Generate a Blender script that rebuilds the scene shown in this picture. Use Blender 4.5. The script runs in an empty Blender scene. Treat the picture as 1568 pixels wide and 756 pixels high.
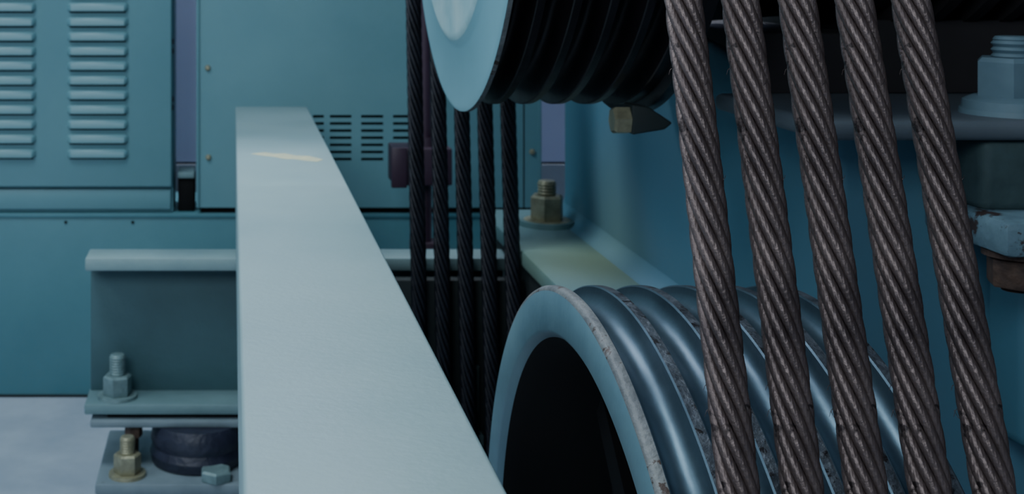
import bpy, bmesh, math, random
import numpy as np
from mathutils import Vector, Matrix
random.seed(3)
S=0.25      # metres per module; all builders use modules (x right, y away, d = drop below eye height)
H=0.79      # eye height in metres

# ---------------------------------------------------------------- materials
def lin(c):
    return tuple((v/255/12.92 if v/255<=0.04045 else ((v/255+0.055)/1.055)**2.4) for v in c)+(1.0,)
def mat(name,col,rough=0.5,metal=0.0,col2=None,nscale=6,chip=None,chip_amt=0.0,chip_scale=30,bump=0.1,bscale=60,spot=None,stretch=None,spec=0.5,scuff=None):
    m=bpy.data.materials.new(name); m.use_nodes=True
    nt=m.node_tree; N=nt.nodes; L=nt.links
    b=N['Principled BSDF']; b.inputs['Metallic'].default_value=metal
    b.inputs['Specular IOR Level'].default_value=spec
    tc=N.new('ShaderNodeTexCoord'); src=tc.outputs['Object']
    if stretch:
        mp=N.new('ShaderNodeMapping'); mp.inputs['Scale'].default_value=stretch
        L.new(src,mp.inputs['Vector']); src=mp.outputs['Vector']
    n1=N.new('ShaderNodeTexNoise'); n1.inputs['Scale'].default_value=nscale; n1.inputs['Detail'].default_value=6
    n1.inputs['Roughness'].default_value=0.6
    L.new(src,n1.inputs['Vector'])
    r=N.new('ShaderNodeValToRGB'); r.color_ramp.elements[0].position=0.3; r.color_ramp.elements[1].position=0.7
    c2=col2 if col2 else tuple(v*0.85 for v in col)
    r.color_ramp.elements[0].color=lin(c2); r.color_ramp.elements[1].color=lin(col)
    L.new(n1.outputs['Fac'],r.inputs['Fac']); out=r.outputs['Color']
    def mix(a,fac,c):
        mx=N.new('ShaderNodeMix'); mx.data_type='RGBA'
        L.new(fac,mx.inputs['Factor']); L.new(a,mx.inputs['A']); mx.inputs['B'].default_value=lin(c)
        return mx.outputs['Result']
    def chips(out,vec,c,sc,amt,soft=.04,top=1.0):
        n2=N.new('ShaderNodeTexNoise'); n2.inputs['Scale'].default_value=sc; n2.inputs['Detail'].default_value=8
        n2.inputs['Roughness'].default_value=0.7
        L.new(vec,n2.inputs['Vector'])
        mr=N.new('ShaderNodeMapRange'); mr.inputs['From Min'].default_value=0.72-amt; mr.inputs['From Max'].default_value=0.72+soft-amt
        mr.inputs['To Max'].default_value=top
        L.new(n2.outputs['Fac'],mr.inputs['Value']); return mix(out,mr.outputs['Result'],c)
    if chip: out=chips(out,src,chip,chip_scale,chip_amt)
    if scuff:
        for (c,sc,stv,amt,top) in scuff:
            mp=N.new('ShaderNodeMapping'); mp.inputs['Scale'].default_value=stv; mp.inputs['Rotation'].default_value=(.2,.5,.3)
            L.new(src,mp.inputs['Vector']); out=chips(out,mp.outputs['Vector'],c,sc,amt,.06,top)
    if spot:
        for (p,rad,c,am) in spot:
            ge=N.new('ShaderNodeNewGeometry')
            vd=N.new('ShaderNodeVectorMath'); vd.operation='DISTANCE'
            L.new(ge.outputs['Position'],vd.inputs[0]); vd.inputs[1].default_value=(p[0]*S,p[1]*S,H-p[2]*S)
            mr=N.new('ShaderNodeMapRange'); mr.interpolation_type='SMOOTHSTEP'
            mr.inputs['From Min'].default_value=rad*S; mr.inputs['From Max'].default_value=0.0
            mr.inputs['To Max'].default_value=am
            L.new(vd.outputs['Value'],mr.inputs['Value']); out=mix(out,mr.outputs['Result'],c)
    L.new(out,b.inputs['Base Color'])
    rr=N.new('ShaderNodeMapRange'); rr.inputs['To Min'].default_value=max(0.05,rough-0.08); rr.inputs['To Max'].default_value=min(1,rough+0.1)
    L.new(n1.outputs['Fac'],rr.inputs['Value']); L.new(rr.outputs['Result'],b.inputs['Roughness'])
    if bump>0:
        n3=N.new('ShaderNodeTexNoise'); n3.inputs['Scale'].default_value=bscale; n3.inputs['Detail'].default_value=5
        L.new(src,n3.inputs['Vector'])
        bp=N.new('ShaderNodeBump'); bp.inputs['Strength'].default_value=bump; bp.inputs['Distance'].default_value=0.002
        L.new(n3.outputs['Fac'],bp.inputs['Height']); L.new(bp.outputs['Normal'],b.inputs['Normal'])
    return m
M={}
M['cab']=mat('cabinet_teal_paint',(100,143,153),0.42,col2=(88,132,144),nscale=3,bump=0.12,bscale=90,scuff=[((146,184,190),6,(1,8,8),.0,.5),((60,104,114),9,(6,2,1),-.01,.4)])
M['plinth']=mat('plinth_teal_paint',(78,127,139),0.5,col2=(66,115,128),nscale=4,chip=(52,92,102),chip_amt=0.0,chip_scale=22,bump=0.25,scuff=[((130,172,180),8,(5,5,1),.0,.5)])
M['beam']=mat('beam_grey_green_paint',(138,162,166),0.5,col2=(117,145,152),nscale=3,chip=(98,118,124),chip_amt=0.01,chip_scale=24,bump=0.16,bscale=150,scuff=[((108,130,136),10,(8,1.5,8),.01,.45),((166,186,187),14,(2,8,2),.0,.4)])
M['flange']=mat('channel_flange_lit_paint',(128,154,158),0.55,col2=(108,134,140),nscale=8,bump=0.25,bscale=120)  # lighter copy of the channel paint, overhead light put into the colour
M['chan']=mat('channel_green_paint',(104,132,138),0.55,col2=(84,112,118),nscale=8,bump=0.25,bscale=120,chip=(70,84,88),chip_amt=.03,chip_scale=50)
M['web']=mat('channel_web_green_shade',(60,93,101),0.6,col2=(48,79,87),nscale=8,bump=0.25,bscale=120)  # darker copy of the channel paint, shade on the web put into the colour
M['floor']=mat('floor_grey_paint',(176,188,202),0.6,col2=(148,162,178),nscale=7,chip=(112,126,138),chip_amt=0.06,chip_scale=40,bump=0.3,bscale=40)
M['wall']=mat('lilac_wall_paint',(166,174,206),0.7,col2=(158,166,198),nscale=2,bump=0.1)
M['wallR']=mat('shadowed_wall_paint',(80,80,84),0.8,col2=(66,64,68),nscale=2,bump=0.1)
M['wallG']=mat('lower_wall_paint',(140,150,166),0.7,nscale=2,bump=0.1)
M['sheave']=mat('sheave_teal_paint',(96,130,143),0.5,col2=(78,112,127),nscale=10,chip=(116,114,112),chip_amt=0.04,chip_scale=30,bump=0.35,bscale=50)
M['worn']=mat('worn_sheave_edge',(120,124,126),0.58,metal=0.15,col2=(82,86,92),nscale=30,chip=(66,54,50),chip_amt=0.14,chip_scale=60,bump=0.8,bscale=150)
M['land']=mat('worn_groove_land',(88,96,106),0.5,metal=0.4,col2=(42,47,56),nscale=50,chip=(30,28,32),chip_amt=0.16,chip_scale=90,bump=1.0,bscale=180)
M['groove']=mat('groove_steel',(80,100,114),0.37,metal=0.72,col2=(54,72,86),nscale=12,bump=0.3,bscale=40)
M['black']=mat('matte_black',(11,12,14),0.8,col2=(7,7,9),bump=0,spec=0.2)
M['dsheave']=mat('greasy_dark_steel',(32,28,34),0.42,metal=0.3,col2=(20,17,21),nscale=12,chip=(60,56,60),chip_amt=0.03,bump=0.3)
M['uface']=mat('upper_sheave_paint',(124,171,185),0.4,col2=(114,161,175),nscale=6,bump=0.12)
M['uboss']=mat('upper_sheave_boss_paint',(174,202,205),0.5,col2=(136,180,189),nscale=16,bump=0.4)
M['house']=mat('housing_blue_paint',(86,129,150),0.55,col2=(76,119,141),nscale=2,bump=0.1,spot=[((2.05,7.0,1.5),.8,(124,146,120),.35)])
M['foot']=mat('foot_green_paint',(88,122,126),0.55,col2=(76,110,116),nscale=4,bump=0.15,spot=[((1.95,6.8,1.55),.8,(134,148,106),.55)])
M['ledge']=mat('ledge_grey_paint',(96,106,116),0.55,col2=(76,86,96),nscale=6,bump=0.2)
M['plate']=mat('mount_plate_grey_paint',(118,134,143),0.55,col2=(94,110,120),nscale=12,chip=(84,90,94),chip_amt=.06,chip_scale=60,bump=0.3)
M['blk']=mat('casting_dark_green',(66,88,92),0.7,col2=(44,64,68),nscale=20,bump=0.8,bscale=60)
M['chipf']=mat('chipped_blue_flange',(108,136,150),0.5,col2=(76,100,114),nscale=25,chip=(54,42,42),chip_amt=0.17,chip_scale=26,bump=0.9,bscale=60)
M['brass']=mat('yellow_zinc_bolt',(166,164,138),0.4,metal=0.4,col2=(122,120,102),nscale=60,chip=(90,70,50),chip_amt=0.08,chip_scale=120,bump=0.3,bscale=200)
M['bolt']=mat('painted_bolt',(120,146,150),0.45,metal=0.2,col2=(94,118,122),nscale=60,chip=(70,70,66),chip_amt=0.06,chip_scale=120,bump=0.4,bscale=200)
M['nutblue']=mat('painted_big_nut',(104,130,144),0.55,col2=(88,114,128),nscale=20,bump=0.3)
M['rust']=mat('rusty_nut',(108,86,74),0.7,metal=0.2,col2=(54,44,44),nscale=50,bump=0.8,bscale=120)
M['rubber']=mat('navy_rubber',(40,44,64),0.45,col2=(30,34,50),nscale=40,bump=0.8,bscale=120)
M['purple']=mat('maroon_conduit_paint',(60,40,60),0.5,col2=(48,32,50),bump=0.1)
M['motor']=mat('dark_motor_paint',(42,38,42),0.75,col2=(27,25,29),nscale=5,bump=0.2)
M['yel']=mat('cream_paint_smear',(190,190,156),0.6,col2=(158,168,150),nscale=60,bump=0.2)
M['greenblack']=mat('dark_paint_and_shade',(28,42,45),0.7,col2=(16,25,28),nscale=5,bump=0.2)  # green-black; on the plate behind the ropes it stands in for shade
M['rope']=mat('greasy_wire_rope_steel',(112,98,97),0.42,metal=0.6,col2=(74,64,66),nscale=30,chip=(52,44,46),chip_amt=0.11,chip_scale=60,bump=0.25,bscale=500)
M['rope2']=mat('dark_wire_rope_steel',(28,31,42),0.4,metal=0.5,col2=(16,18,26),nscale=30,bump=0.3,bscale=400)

# ---------------------------------------------------------------- builder
class B:
    def __init__(s,name): s.name=name; s.v=[]; s.f=[]; s.mi=[]; s.mats=[]
    def _m(s,k):
        if k not in s.mats: s.mats.append(k)
        return s.mats.index(k)
    def add(s,verts,faces,k):
        o=len(s.v); s.v+= [tuple(p) for p in verts]
        if isinstance(k,str): k=[k]*len(faces)
        for f,kk in zip(faces,k): s.f.append([i+o for i in f]); s.mi.append(s._m(kk))
    def addbm(s,bm,k):
        bm.verts.index_update(); s.add([v.co[:] for v in bm.verts],[[v.index for v in f.verts] for f in bm.faces],k); bm.free()
    def box(s,x0,x1,y0,y1,d0,d1,k,bev=0.0,seg=2,rot=None):
        bm=bmesh.new(); bmesh.ops.create_cube(bm,size=1)
        for v in bm.verts: v.co=Vector(((x1-x0)*v.co.x,(y1-y0)*v.co.y,(d1-d0)*v.co.z))
        if bev>0: bmesh.ops.bevel(bm,geom=list(bm.edges),offset=bev,segments=seg,profile=0.5,affect='EDGES')
        if rot: bmesh.ops.rotate(bm,verts=bm.verts,matrix=rot)
        bmesh.ops.translate(bm,verts=bm.verts,vec=((x0+x1)/2,(y0+y1)/2,-(d0+d1)/2))
        s.addbm(bm,k)
    def prism(s,poly,a0,a1,k,axis='x',bev=0.0,seg=3):
        bm=bmesh.new()
        def P(p,a):
            if axis=='x': return (a,p[0],-p[1])
            if axis=='y': return (p[0],a,-p[1])
            return (p[0],p[1],-a)
        v0=[bm.verts.new(P(p,a0)) for p in poly]; v1=[bm.verts.new(P(p,a1)) for p in poly]
        n=len(poly); bm.faces.new(v0); bm.faces.new(v1[::-1])
        for i in range(n): bm.faces.new((v0[i],v0[(i+1)%n],v1[(i+1)%n],v1[i]))
        bmesh.ops.recalc_face_normals(bm,faces=bm.faces)
        if bev>0: bmesh.ops.bevel(bm,geom=list(bm.edges),offset=bev,segments=seg,profile=0.5,affect='EDGES')
        s.addbm(bm,k)
    def lathe(s,prof,c,mats,axis='x',seg=128):
        vs=[];fs=[];ks=[]
        n=len(prof)
        for j in range(seg):
            th=2*math.pi*j/seg
            for (t,r) in prof:
                ca,sa=r*math.cos(th),r*math.sin(th)
                if axis=='x': vs.append((t,c[0]+ca,-(c[1]+sa)))
                elif axis=='y': vs.append((c[0]+ca,t,-(c[1]+sa)))
                else: vs.append((c[0]+ca,c[1]+sa,-t))
        for j in range(seg):
            j2=(j+1)%seg
            for i in range(n-1):
                fs.append([j*n+i,j*n+i+1,j2*n+i+1,j2*n+i]); ks.append(mats if isinstance(mats,str) else mats[i])
        s.add(vs,fs,ks)
    def nut(s,x,y,d0,d1,r,k,rot=0.3):
        bm=bmesh.new(); c=0.12*r
        rings=[(d1,r*0.94),(d1-c,r),(d0+c,r),(d0,r*0.88)]
        R=[]
        for d,rr in rings:
            R.append([bm.verts.new((x+rr*math.cos(rot+i*math.pi/3),y+rr*math.sin(rot+i*math.pi/3),-d)) for i in range(6)])
        for a,b in zip(R,R[1:]):
            for i in range(6): bm.faces.new((a[i],a[(i+1)%6],b[(i+1)%6],b[i]))
        bm.faces.new(R[0][::-1]); bm.faces.new(R[-1])
        s.addbm(bm,k)
    def stud(s,x,y,d0,d1,r,k,th=True):
        prof=[(d0,0.0),(d0,r*0.8),(d0+0.15*r,r*0.92)]
        t=d0+0.2*r; i=0
        if th:
            while t<d1: prof.append((t,r*(1.0 if i%2 else 0.88))); t+=r*0.16; i+=1
        prof.append((d1,r)); s.lathe(prof,(x,y),k,axis='d',seg=20)
    def done(s,angle=32):
        me=bpy.data.meshes.new(s.name); arr=np.array(s.v,dtype=float)
        c=(arr.max(0)+arr.min(0))/2
        me.from_pydata(((arr-c)*S).tolist(),[],s.f)
        for k in s.mats: me.materials.append(M[k])
        me.polygons.foreach_set('material_index',s.mi)
        bm=bmesh.new(); bm.from_mesh(me); bmesh.ops.remove_doubles(bm,verts=bm.verts,dist=1e-6)
        bmesh.ops.recalc_face_normals(bm,faces=bm.faces); bm.to_mesh(me); bm.free()
        me.polygons.foreach_set('use_smooth',[True]*len(me.polygons))
        me.set_sharp_from_angle(angle=math.radians(angle)); me.update()
        ob=bpy.data.objects.new(s.name,me); ob.location=(c[0]*S,c[1]*S,H+c[2]*S)
        bpy.context.collection.objects.link(ob); return ob

FD=H/S   # floor drop
# ---------------------------------------------------------------- room
XL,XR,YB,YF,CE=-7.0,8.0,10.8,-6.0,-7.6
b=B('floor')
hx0,hx1,hy0,hy1=0.6,1.95,1.6,7.28
for (x0,x1,y0,y1) in [(XL,hx0,YF,YB),(hx1,XR,YF,YB),(hx0,hx1,YF,hy0),(hx0,hx1,hy1,YB)]:
    b.box(x0,x1,y0,y1,FD,FD+0.8,'floor')
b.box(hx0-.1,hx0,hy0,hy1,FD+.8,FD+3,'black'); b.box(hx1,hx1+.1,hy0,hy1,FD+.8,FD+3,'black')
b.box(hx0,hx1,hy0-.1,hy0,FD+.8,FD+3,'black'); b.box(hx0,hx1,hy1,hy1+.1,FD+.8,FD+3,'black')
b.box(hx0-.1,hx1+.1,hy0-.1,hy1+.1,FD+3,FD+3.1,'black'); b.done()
b=B('wall_back'); b.box(XL,XR,YB,YB+.3,CE,1.64,'wall'); b.box(XL,XR,YB-.02,YB+.3,1.66,FD,'wallG'); b.box(XL,XR,YB,YB+.3,1.64,1.66,'black'); b.done()
b=B('wall_left'); b.box(XL-.3,XL,YF,YB,CE,FD,'wallG'); b.done()
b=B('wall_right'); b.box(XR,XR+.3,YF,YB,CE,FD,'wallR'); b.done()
b=B('wall_front'); b.box(XL,XR,YF-.3,YF,CE,FD,'wallG'); b.done()
b=B('ceiling'); b.box(XL,XR,YF,YB,CE-.3,CE,'wallG'); b.done()

# ---------------------------------------------------------------- plinth + cabinets
CY=9.52
b=B('cabinet_plinth')
b.box(-6.5,2.1,CY,10.4,1.817,FD,'plinth',bev=.012)
b.box(-6.5,2.1,CY-.012,CY,1.82,1.85,'plinth',bev=.004)
for u in (-1.215,-.727,-2.0): b.lathe([(CY-.006,0),(CY-.006,.011),(CY+.01,.011)],(u,1.885),'black',axis='y',seg=12)
b.box(-6.4,2.0,CY-.006,CY+.01,FD-.02,FD,'greenblack')
b.done()

def louver(b,x0,x1,d,y,h=.078,out=.036):
    n=6; vs=[];fs=[]
    sec=[]
    for i in range(n+1):
        a=i/n*math.pi*0.5
        sec.append((d-h/2+h*0.80*(1-math.cos(a)) , out*math.sin(a)**0.8 if i else 0))
    sec.append((d+h*0.32,out*0.92)); sec.append((d+h*0.36,out*.15))
    xs=[(x0,0.0),(x0+.012,.6),(x0+.03,1.0),(x1-.03,1.0),(x1-.012,.6),(x1,0.0)]
    m=len(sec)
    for (x,k) in xs:
        for (dd,o) in sec: vs.append((x,y-o*k-(.0005),-(d+(dd-d)*(0.6+0.4*k))))
    for i in range(len(xs)-1):
        for j in range(m-1): fs.append([i*m+j,i*m+j+1,(i+1)*m+j+1,(i+1)*m+j])
    b.add(vs,fs,'cab')
    b.box(x0+.02,x1-.02,y-.004,y+.002,d+h*.34,d+h*.50,'black')

b=B('control_cabinet')
b.box(-6.0,-.43,CY+.02,10.0,-4.0,1.815,'cab',bev=.01)
b.box(-3.2,-.44,CY-.035,CY+.02,-3.9,1.625,'cab',bev=.014,seg=3)
b.box(-3.2,-.45,CY-.01,CY+.03,1.645,1.79,'cab',bev=.008)
for (x0,x1) in ((-1.20,-.755),(-1.87,-1.425),(-2.55,-2.1)):
    for r in range(-14,11): louver(b,x0,x1,.30+.1062*(r)+.02,CY-.035)
for dd in (.55,.62,.97,1.03): b.box(-.437,-.428,CY-.03,CY+.0,dd,dd+.035,'black')
b.done()

b=B('drive_cabinet')
x0,x1,t,bt=-.252,2.24,-4.0,1.775
cols=[(.585,.665),(.708,.866),(.936,1.097),(1.168,1.33)]
r0=(176+56)*.00475; rows=[(r0+i*.0518,r0+i*.0518+.021) for i in range(7)]
yf=CY-.02
b.box(x0,x1,yf,yf+.03,t,rows[0][0],'cab'); b.box(x0,x1,yf,yf+.03,rows[-1][1],bt,'cab')
cx=[x0]+[v for c in cols for v in c]+[x1]
for i in range(0,len(cx),2): b.box(cx[i],cx[i+1],yf,yf+.03,rows[0][0],rows[-1][1],'cab')
for (a,c) in cols:
    for i in range(6): b.box(a,c,yf,yf+.03,rows[i][1],rows[i+1][0],'cab')
b.box(x0+.02,x1-.02,yf+.12,yf+.14,t,bt,'black')
b.box(x0,x0+.03,yf+.03,10.0,t,bt,'cab'); b.box(x1-.03,x1,yf+.03,10.0,t,bt,'cab')
b.box(x0,x1,9.97,10.0,t,bt,'cab'); b.box(x0,x1,yf+.03,10.0,t-.03,t,'cab'); b.box(x0,x1,yf+.03,10.0,bt-.03,bt,'cab')
b.box(x0-.012,x0+.012,yf-.012,yf+.03,t,bt,'cab',bev=.005)
b.box(x1-.014,x1+.006,yf-.012,yf+.03,t,bt,'cab',bev=.005)
b.box(x1-.125,x1-.118,yf-.003,yf+.01,t,bt,'black')
b.box(x0+.02,x1-.02,yf+.03,yf+.2,bt,bt+.041,'black')
for (x,dd) in ((-.18,.76),(-.175,1.41),(2.18,1.37),(2.18,.5)):
    b.lathe([(yf-.022,0),(yf-.020,.012),(yf-.008,.02),(yf,.022)],(x,dd),'brass',axis='y',seg=16)
b.done()
b=B('cabinet_gap_bracket'); b.box(-.40,-.28,CY+.05,CY+.4,1.57,1.815,'black',bev=.01); b.box(-.40,-.28,CY+.03,CY+.3,1.53,1.57,'chan',bev=.005); b.done()

b=B('cable_conduit')
b.lathe([(-4,.045),(1.83,.045),(1.83,0)],(1.27,8.62),'purple',axis='d',seg=24)
b.box(1.035,1.415,8.40,8.70,1.19,1.43,'purple',bev=.012)
b.box(1.02,1.12,8.37,8.41,1.18,1.44,'purple',bev=.008)
b.lathe([(1.13,.075),(1.19,.075)],(1.27,8.55),'purple',axis='d',seg=24)
b.box(1.18,1.36,8.55,8.72,1.83,FD,'purple',bev=.012)
b.done()

# ---------------------------------------------------------------- channel cross member + beam
b=B('cross_channel')
CX0,CX1=-.825,1.555
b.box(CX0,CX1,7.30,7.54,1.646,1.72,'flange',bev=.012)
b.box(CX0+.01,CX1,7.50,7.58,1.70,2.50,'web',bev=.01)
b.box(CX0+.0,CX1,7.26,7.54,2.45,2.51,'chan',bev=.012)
b.done()
b=B('longitudinal_beam')
b.box(.02,.522,.3,9.13,1.0,1.644,'beam',bev=.012,seg=3)
b.done()
b=B('paint_smear')
top=[(.095,6.86),(.17,6.92),(.22,6.87),(.27,6.88),(.33,6.80),(.40,6.78),(.462,6.66)]
bot=[(.43,6.59),(.37,6.62),(.31,6.68),(.27,6.67),(.21,6.76),(.15,6.80)]
b.prism(top+bot,.9992,1.0005,'yel',axis='d'); b.done()

def bolt(b,x,y,d,r,h,stud,k,rot=.3,washer=True,k2=None):
    if washer: b.lathe([(d,0),(d,r*1.38),(d-.018,r*1.35),(d-.018,0)],(x,y),k,axis='d',seg=32)
    dd=d-(.018 if washer else 0)
    b.nut(x,y,dd-h,dd,r,k,rot)
    if stud>0: b.stud(x,y,dd-h-stud,dd-h+.01,r*.56,k2 or k)
b=B('isolator_mount')
b.box(-.79,.54,7.24,7.62,2.535,2.575,'plate',bev=.01)
b.box(-.70,.50,7.3,7.56,2.512,2.535,'black')
b.nut(-.555,7.34,2.575,2.655,.05,'rust',.2); b.stud(-.555,7.34,2.60,2.80,.03,'rust')
b.lathe([(2.575,0),(2.575,.235),(2.61,.25),(2.66,.262),(2.70,.25),(2.74,.266),(2.79,.255),(2.80,0)],(-.20,7.38),'rubber',axis='d',seg=64)
b.box(-.74,.54,7.02,7.85,2.80,2.86,'plate',bev=.012)
b.box(-.72,.52,7.06,7.12,2.85,FD,'chan',bev=.01); b.box(-.72,.52,7.72,7.8,2.85,FD,'chan',bev=.01)
b.done()
b=B('anchor_bolt'); bolt(b,-.65,7.38,2.45,.082,.11,.115,'bolt'); b.done()
b=B('anchor_bolt'); bolt(b,-.575,7.15,2.80,.075,.105,.09,'brass',rot=.1); b.done()
b=B('anchor_bolt'); bolt(b,-.09,7.09,2.80,.09,.06,.0,'bolt',rot=.55,washer=False); b.done()
b=B('shade_plate'); b.box(.56,1.60,7.14,7.22,1.73,FD,'greenblack',bev=.01); b.done()  # dark sheet added to paint the deep shade behind the back ropes
b=B('guide_rod'); b.lathe([(2.18,0),(2.18,.022),(2.62,.022),(2.62,0)],(1.315,7.08),'bolt',axis='d',seg=20); b.box(1.27,1.36,7.06,7.14,2.55,2.62,'chan',bev=.008); b.done()

# ---------------------------------------------------------------- sheaves
def groove_profile(centres,rl,rg,rad,mg,ml):
    prof=[];ms=[]
    for c in centres:
        prof.append((c-rad-.004,rl)); ms.append(mg)
        n=14
        for i in range(n+1):
            a=math.pi*i/n; prof.append((c-rad*math.cos(a),rl-.004-(rl-.004-rg)*math.sin(a)**.85)); ms.append(mg)
        prof.append((c+rad+.004,rl)); ms.append(ml)
    return prof,ms
cent=[1.0+.127*i for i in range(5)]
LC=(3.55,2.115)
b=B('lower_rope_sheave')
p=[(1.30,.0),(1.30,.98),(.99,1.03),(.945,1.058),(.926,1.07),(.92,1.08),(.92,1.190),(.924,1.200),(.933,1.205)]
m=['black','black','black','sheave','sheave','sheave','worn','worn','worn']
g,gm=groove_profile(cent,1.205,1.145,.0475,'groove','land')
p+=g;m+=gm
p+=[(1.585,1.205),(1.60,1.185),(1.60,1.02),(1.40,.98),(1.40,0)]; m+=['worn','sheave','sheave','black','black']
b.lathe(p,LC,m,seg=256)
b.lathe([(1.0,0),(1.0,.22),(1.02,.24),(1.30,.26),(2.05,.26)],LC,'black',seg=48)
for i in range(6):
    a=i*math.pi/3+.3
    q=[]
    for (rr,ww) in ((.2,-.07),(.99,-.05),(.99,.05),(.2,.07)):
        q.append((LC[0]+rr*math.cos(a)-ww*math.sin(a),LC[1]+rr*math.sin(a)+ww*math.cos(a)))
    b.prism(q,1.20,1.31,'black',axis='x')
b.done(angle=40)
UC=(5.46,-.69)
b=B('upper_rope_sheave')
p=[(.885,0),(.885,.3),(.90,.32),(.905,.98),(.915,1.01),(.93,1.03),(.93,1.275),(.938,1.30),(.955,1.302)]
m=['uboss','uboss','uboss','uboss','uface','uface','uface','worn','dsheave']
g,gm=groove_profile(cent,1.27,1.17,.047,'dsheave','dsheave')
p+=g;m+=gm
p+=[(1.60,1.27),(1.61,1.31),(1.65,1.31),(1.66,1.25),(1.66,.95),(2.40,.90),(2.40,0)]; m+=['dsheave']*7
b.lathe(p,UC,m,seg=256); b.done(angle=40)
b=B('rope_guard_bolt')
hv=[];hf=[]
for x,r in ((1.452,.046),(1.462,.055),(1.515,.055)):
    for i in range(6): hv.append((x,5.0+r*math.cos(.2+i*math.pi/3),-(.60+r*math.sin(.2+i*math.pi/3))))
for a in range(2):
    for i in range(6): hf.append([a*6+i,a*6+(i+1)%6,a*6+6+(i+1)%6,a*6+6+i])
hf+= [[5,4,3,2,1,0],[12,13,14,15,16,17]]
b.add(hv,hf,'brass')
b.lathe([(1.515,.022),(1.60,.022),(1.60,0)],(5.0,.60),'dsheave',seg=16)
b.prism([(1.515,.535),(1.58,.545),(1.67,.605),(1.64,.63),(1.515,.65)],4.95,5.06,'greenblack',axis='y',bev=.008)
b.done()

# ---------------------------------------------------------------- gearbox housing, motor
b=B('gearbox_housing')
side=[(8.1,FD),(8.1,.32),(5.6,.32),(5.4,.36),(5.15,.52),(4.45,.52),(4.45,FD)]
b.prism(side,2.05,5.6,'house',axis='x',bev=.05,seg=5)
fr=.13
fil=[(2.06-fr,1.555)]+[(2.06-fr+fr*math.sin(a),1.555-fr*(1-math.cos(a))) for a in [i*math.pi/2/12 for i in range(1,13)]]+[(2.12,1.555-fr),(2.12,1.60),(2.06-fr,1.60)]
b.prism(fil,5.0,8.1,'house',axis='y')
b.box(1.56,2.2,5.0,8.25,1.55,1.64,'foot',bev=.02)
b.box(1.60,2.2,5.1,8.2,1.64,FD,'greenblack',bev=.02)
b.box(1.86,5.6,4.15,5.05,.50,.565,'ledge',bev=.025,seg=3)
b.box(2.40,3.4,4.18,4.6,.56,.80,'blk',bev=.035,seg=3)
b.box(2.36,3.6,3.98,4.6,.79,.90,'chipf',bev=.02,seg=2)
b.box(2.58,3.4,4.25,4.6,.88,1.6,'house',bev=.05,seg=3)
b.done()
b=B('housing_bolt'); bolt(b,2.60,4.35,.50,.118,.17,.07,'nutblue',rot=.0)
b.lathe([(.50,.155),(.455,.15),(.44,.12),(.44,0)],(2.60,4.35),'nutblue',axis='d',seg=40); b.done()
b=B('housing_nut'); b.nut(2.475,4.12,.92,1.015,.088,'rust',.2); b.stud(2.475,4.12,.90,1.03,.045,'rust'); b.lathe([(.90,0),(.90,.10),(.92,.10),(.92,0)],(2.475,4.12),'rust',axis='d',seg=32); b.done()
b=B('foundation_bolt'); bolt(b,1.865,7.75,1.535,.10,.145,.085,'brass',rot=.15)
b.lathe([(1.55,.165),(1.52,.16),(1.52,0)],(1.865,7.75),'foot',axis='d',seg=40); b.done()
b=B('drive_motor')
prof=[(2.43,0),(2.43,.90),(2.47,.94)]
x=2.55
while x<5.4: prof+=[(x,.94),(x,1.0),(x+.05,1.0),(x+.05,.94)]; x+=.14
prof+=[(5.5,.94),(5.5,0)]
b.lathe(prof,(UC[0],UC[1]),'motor',seg=96)
b.box(2.5,5.4,5.30,6.2,.12,.315,'motor',bev=.02)
b.prism([(5.06,.50),(5.06,.22),(5.5,.22),(5.5,.30),(5.38,.33),(5.13,.50)],2.47,5.5,'motor',axis='x')
b.done()
b=B('lit_corner_cover'); b.prism([(5.04,.50),(5.04,.27),(7.9,.27),(7.9,.315),(5.60,.315),(5.38,.345),(5.13,.505)],2.03,2.44,'motor',axis='x'); b.done()  # added dark cover that hides the brightly lit housing corner

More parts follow.
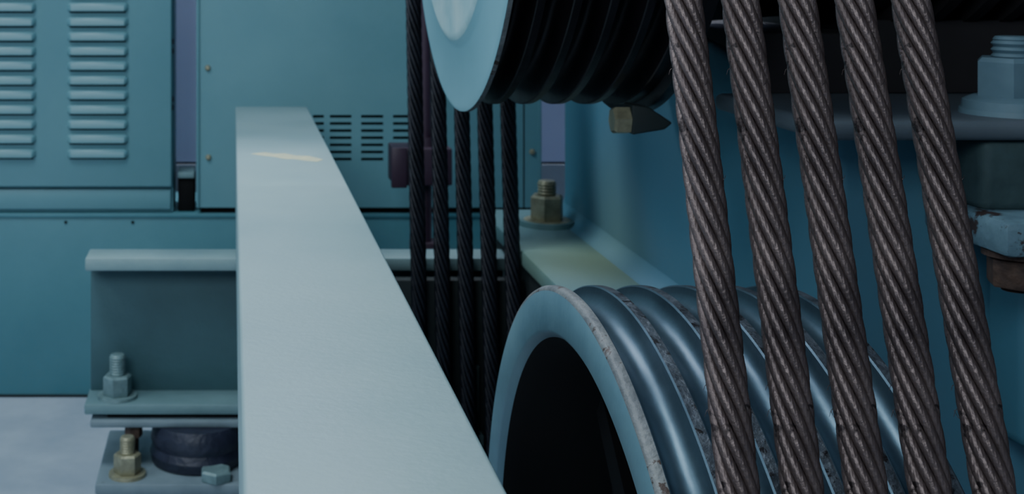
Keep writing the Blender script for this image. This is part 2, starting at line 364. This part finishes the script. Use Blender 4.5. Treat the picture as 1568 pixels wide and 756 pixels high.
# ---------------------------------------------------------------- wire ropes
def rope_mesh(name,path,svals,Rr,lobes,sides,mk,nstr=8,sign=-1,amp=.13,hairs=0,fit=1.0,layf=6.6):
    P=np.array(path,float); P[:,2]*=-1
    seg=np.linalg.norm(np.diff(P,axis=0),axis=1); cum=np.concatenate([[0],np.cumsum(seg)])
    s=np.array(svals); s=s[s<=cum[-1]]
    C=np.stack([np.interp(s,cum,P[:,i]) for i in range(3)],1)
    T=np.gradient(C,s,axis=0); T/=np.linalg.norm(T,axis=1)[:,None]
    A=np.tile([1.,0,0],(len(s),1)); A-= (A*T).sum(1)[:,None]*T; A/=np.linalg.norm(A,axis=1)[:,None]
    Bv=np.cross(T,A)
    sn=math.sin(math.pi/nstr); rs=Rr*sn/(1+sn)*fit; Rc=Rr-rs
    lay=layf*2*Rr; w=sign*2*math.pi/lay
    beta=-sign*(2*math.pi*Rr/lay)/rs*1.05
    al=np.linspace(0,2*math.pi,sides,endpoint=False)
    V=[];F=[]; off=0; n=len(s)
    for k in range(nstr):
        ph=w*s+2*math.pi*k/nstr
        er=np.cos(ph)[:,None]*A+np.sin(ph)[:,None]*Bv; ep=-np.sin(ph)[:,None]*A+np.cos(ph)[:,None]*Bv
        ts=T+Rc*w*ep; ts/=np.linalg.norm(ts,axis=1)[:,None]; eb=np.cross(ts,er)
        cc=C+Rc*er
        ph2=al[None,:]-beta*s[:,None]
        rr=rs*(1-amp+amp*np.abs(np.cos(lobes/2*ph2))) if lobes else rs*np.ones((n,sides))
        pts=cc[:,None,:]+rr[:,:,None]*(np.cos(al)[None,:,None]*er[:,None,:]+np.sin(al)[None,:,None]*eb[:,None,:])
        V.append(pts.reshape(-1,3))
        i=np.arange(n-1)[:,None]*sides; j=np.arange(sides)[None,:]; j2=(j+1)%sides
        F.append(np.stack([i+j,i+j2,i+sides+j2,i+sides+j],-1).reshape(-1,4)+off); off+=n*sides
    rnd=np.random.RandomState(5)
    for h in range(hairs):   # broken wire whiskers
        q=rnd.randint(len(s)//6,len(s)-len(s)//4); a=rnd.uniform(0,2*math.pi)
        er=math.cos(a)*A[q]+math.sin(a)*Bv[q]; L0=rnd.uniform(.006,.018); sg=rnd.choice([-1,1])
        r0=.0009
        for jj in range(3):
            t=jj/2; c=C[q]+er*(Rr*.97+L0*.6*t)+T[q]*sg*L0*t*t
            for u in range(3):
                V.append((c+r0*(1-.4*t)*(math.cos(2.1*u)*A[q]+math.sin(2.1*u)*T[q]))[None,:])
        ff=[]
        for jj in range(2):
            for u in range(3): ff.append([off+jj*3+u,off+jj*3+(u+1)%3,off+jj*3+3+(u+1)%3,off+jj*3+3+u])
        F.append(np.array(ff)); off+=9
    V=np.concatenate(V); F=np.concatenate(F)
    me=bpy.data.meshes.new(name)
    me.vertices.add(len(V)); me.vertices.foreach_set('co',(V*S).ravel())
    me.loops.add(F.size); me.loops.foreach_set('vertex_index',F.ravel().astype(np.int32))
    me.polygons.add(len(F)); me.polygons.foreach_set('loop_start',np.arange(0,F.size,4,dtype=np.int32))
    me.polygons.foreach_set('loop_total',np.full(len(F),4,dtype=np.int32))
    me.update(calc_edges=True); me.validate()
    me.polygons.foreach_set('use_smooth',[True]*len(me.polygons)); me.materials.append(M[mk]); return me
rp=1.235; sl=.33; kk=math.sqrt(1+sl*sl)
y0=LC[0]-rp*kk+sl*LC[1]
a0=math.atan2(sl,1)
path=[(0,y0+sl*3.2,-3.2),(0,y0,0.0),(0,y0-sl,1.0)]
for i in range(12):
    a=a0*(1-i/11); path.append((0,LC[0]-rp*math.cos(a),LC[1]-rp*math.sin(a)))
path+=[(0,LC[0]-rp,2.6),(0,LC[0]-rp,5.0)]
s1=(3.2-.15)*kk; s2=(3.2+1.3)*kk
sv=np.concatenate([np.arange(0,s1,.012),np.arange(s1,s2,.0042),np.arange(s2,8.6,.012)])
me=rope_mesh('front_rope',path,sv,.0412,10,40,'rope',hairs=50,fit=.97,amp=.14)
for i in range(5):
    o=bpy.data.objects.new('wire_rope',me); bpy.context.collection.objects.link(o); o.location=((cent[i]+.008)*S,0,H)
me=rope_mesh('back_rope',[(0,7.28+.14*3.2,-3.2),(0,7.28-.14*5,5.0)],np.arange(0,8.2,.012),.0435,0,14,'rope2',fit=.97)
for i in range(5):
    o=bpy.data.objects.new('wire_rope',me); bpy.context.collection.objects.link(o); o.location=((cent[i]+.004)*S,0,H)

# ---------------------------------------------------------------- lamps
def area(name,loc,target,sx,sy,power,col):
    l=bpy.data.lights.new(name,'AREA'); l.shape='RECTANGLE'; l.size=sx; l.size_y=sy; l.energy=power; l.color=col
    o=bpy.data.objects.new(name,l); bpy.context.collection.objects.link(o); o.location=loc
    d=Vector(target)-Vector(loc); o.rotation_euler=d.to_track_quat('-Z','Y').to_euler()
area('ceiling_lamp',(-.7,1.2,2.5),(-.3,1.5,0),1.0,.5,27,(.84,.96,1))
area('front_fill',(-.8,-1.1,1.9),(-.1,2.3,.7),1.0,.9,31,(.84,.96,1))  # added fill light from behind the camera for cabinets and ropes
area('side_fill',(-1.5,.9,1.9),(.5,1.7,.3),.6,.6,8,(.84,.96,1))  # added fill light to brighten the left side of the housing
area('rear_fill',(.2,2.58,2.2),(.2,2.70,1.2),2.4,.10,60,(.88,.94,1))  # added light behind the cabinets, only brightens the back wall
w=bpy.data.worlds.new('World'); bpy.context.scene.world=w; w.use_nodes=True
w.node_tree.nodes['Background'].inputs[0].default_value=(.3,.5,.65,1); w.node_tree.nodes['Background'].inputs[1].default_value=.3

# ---------------------------------------------------------------- camera
cd=bpy.data.cameras.new('camera'); co=bpy.data.objects.new('camera',cd); bpy.context.collection.objects.link(co)
co.location=(0,0,H); co.rotation_euler=(math.radians(90),0,0)
cd.sensor_width=36; cd.lens=36*2000/1568; cd.shift_x=428/1568; cd.shift_y=-434/1568
cd.clip_start=.01; cd.dof.use_dof=True; cd.dof.focus_distance=.76; cd.dof.aperture_fstop=18
bpy.context.scene.camera=co
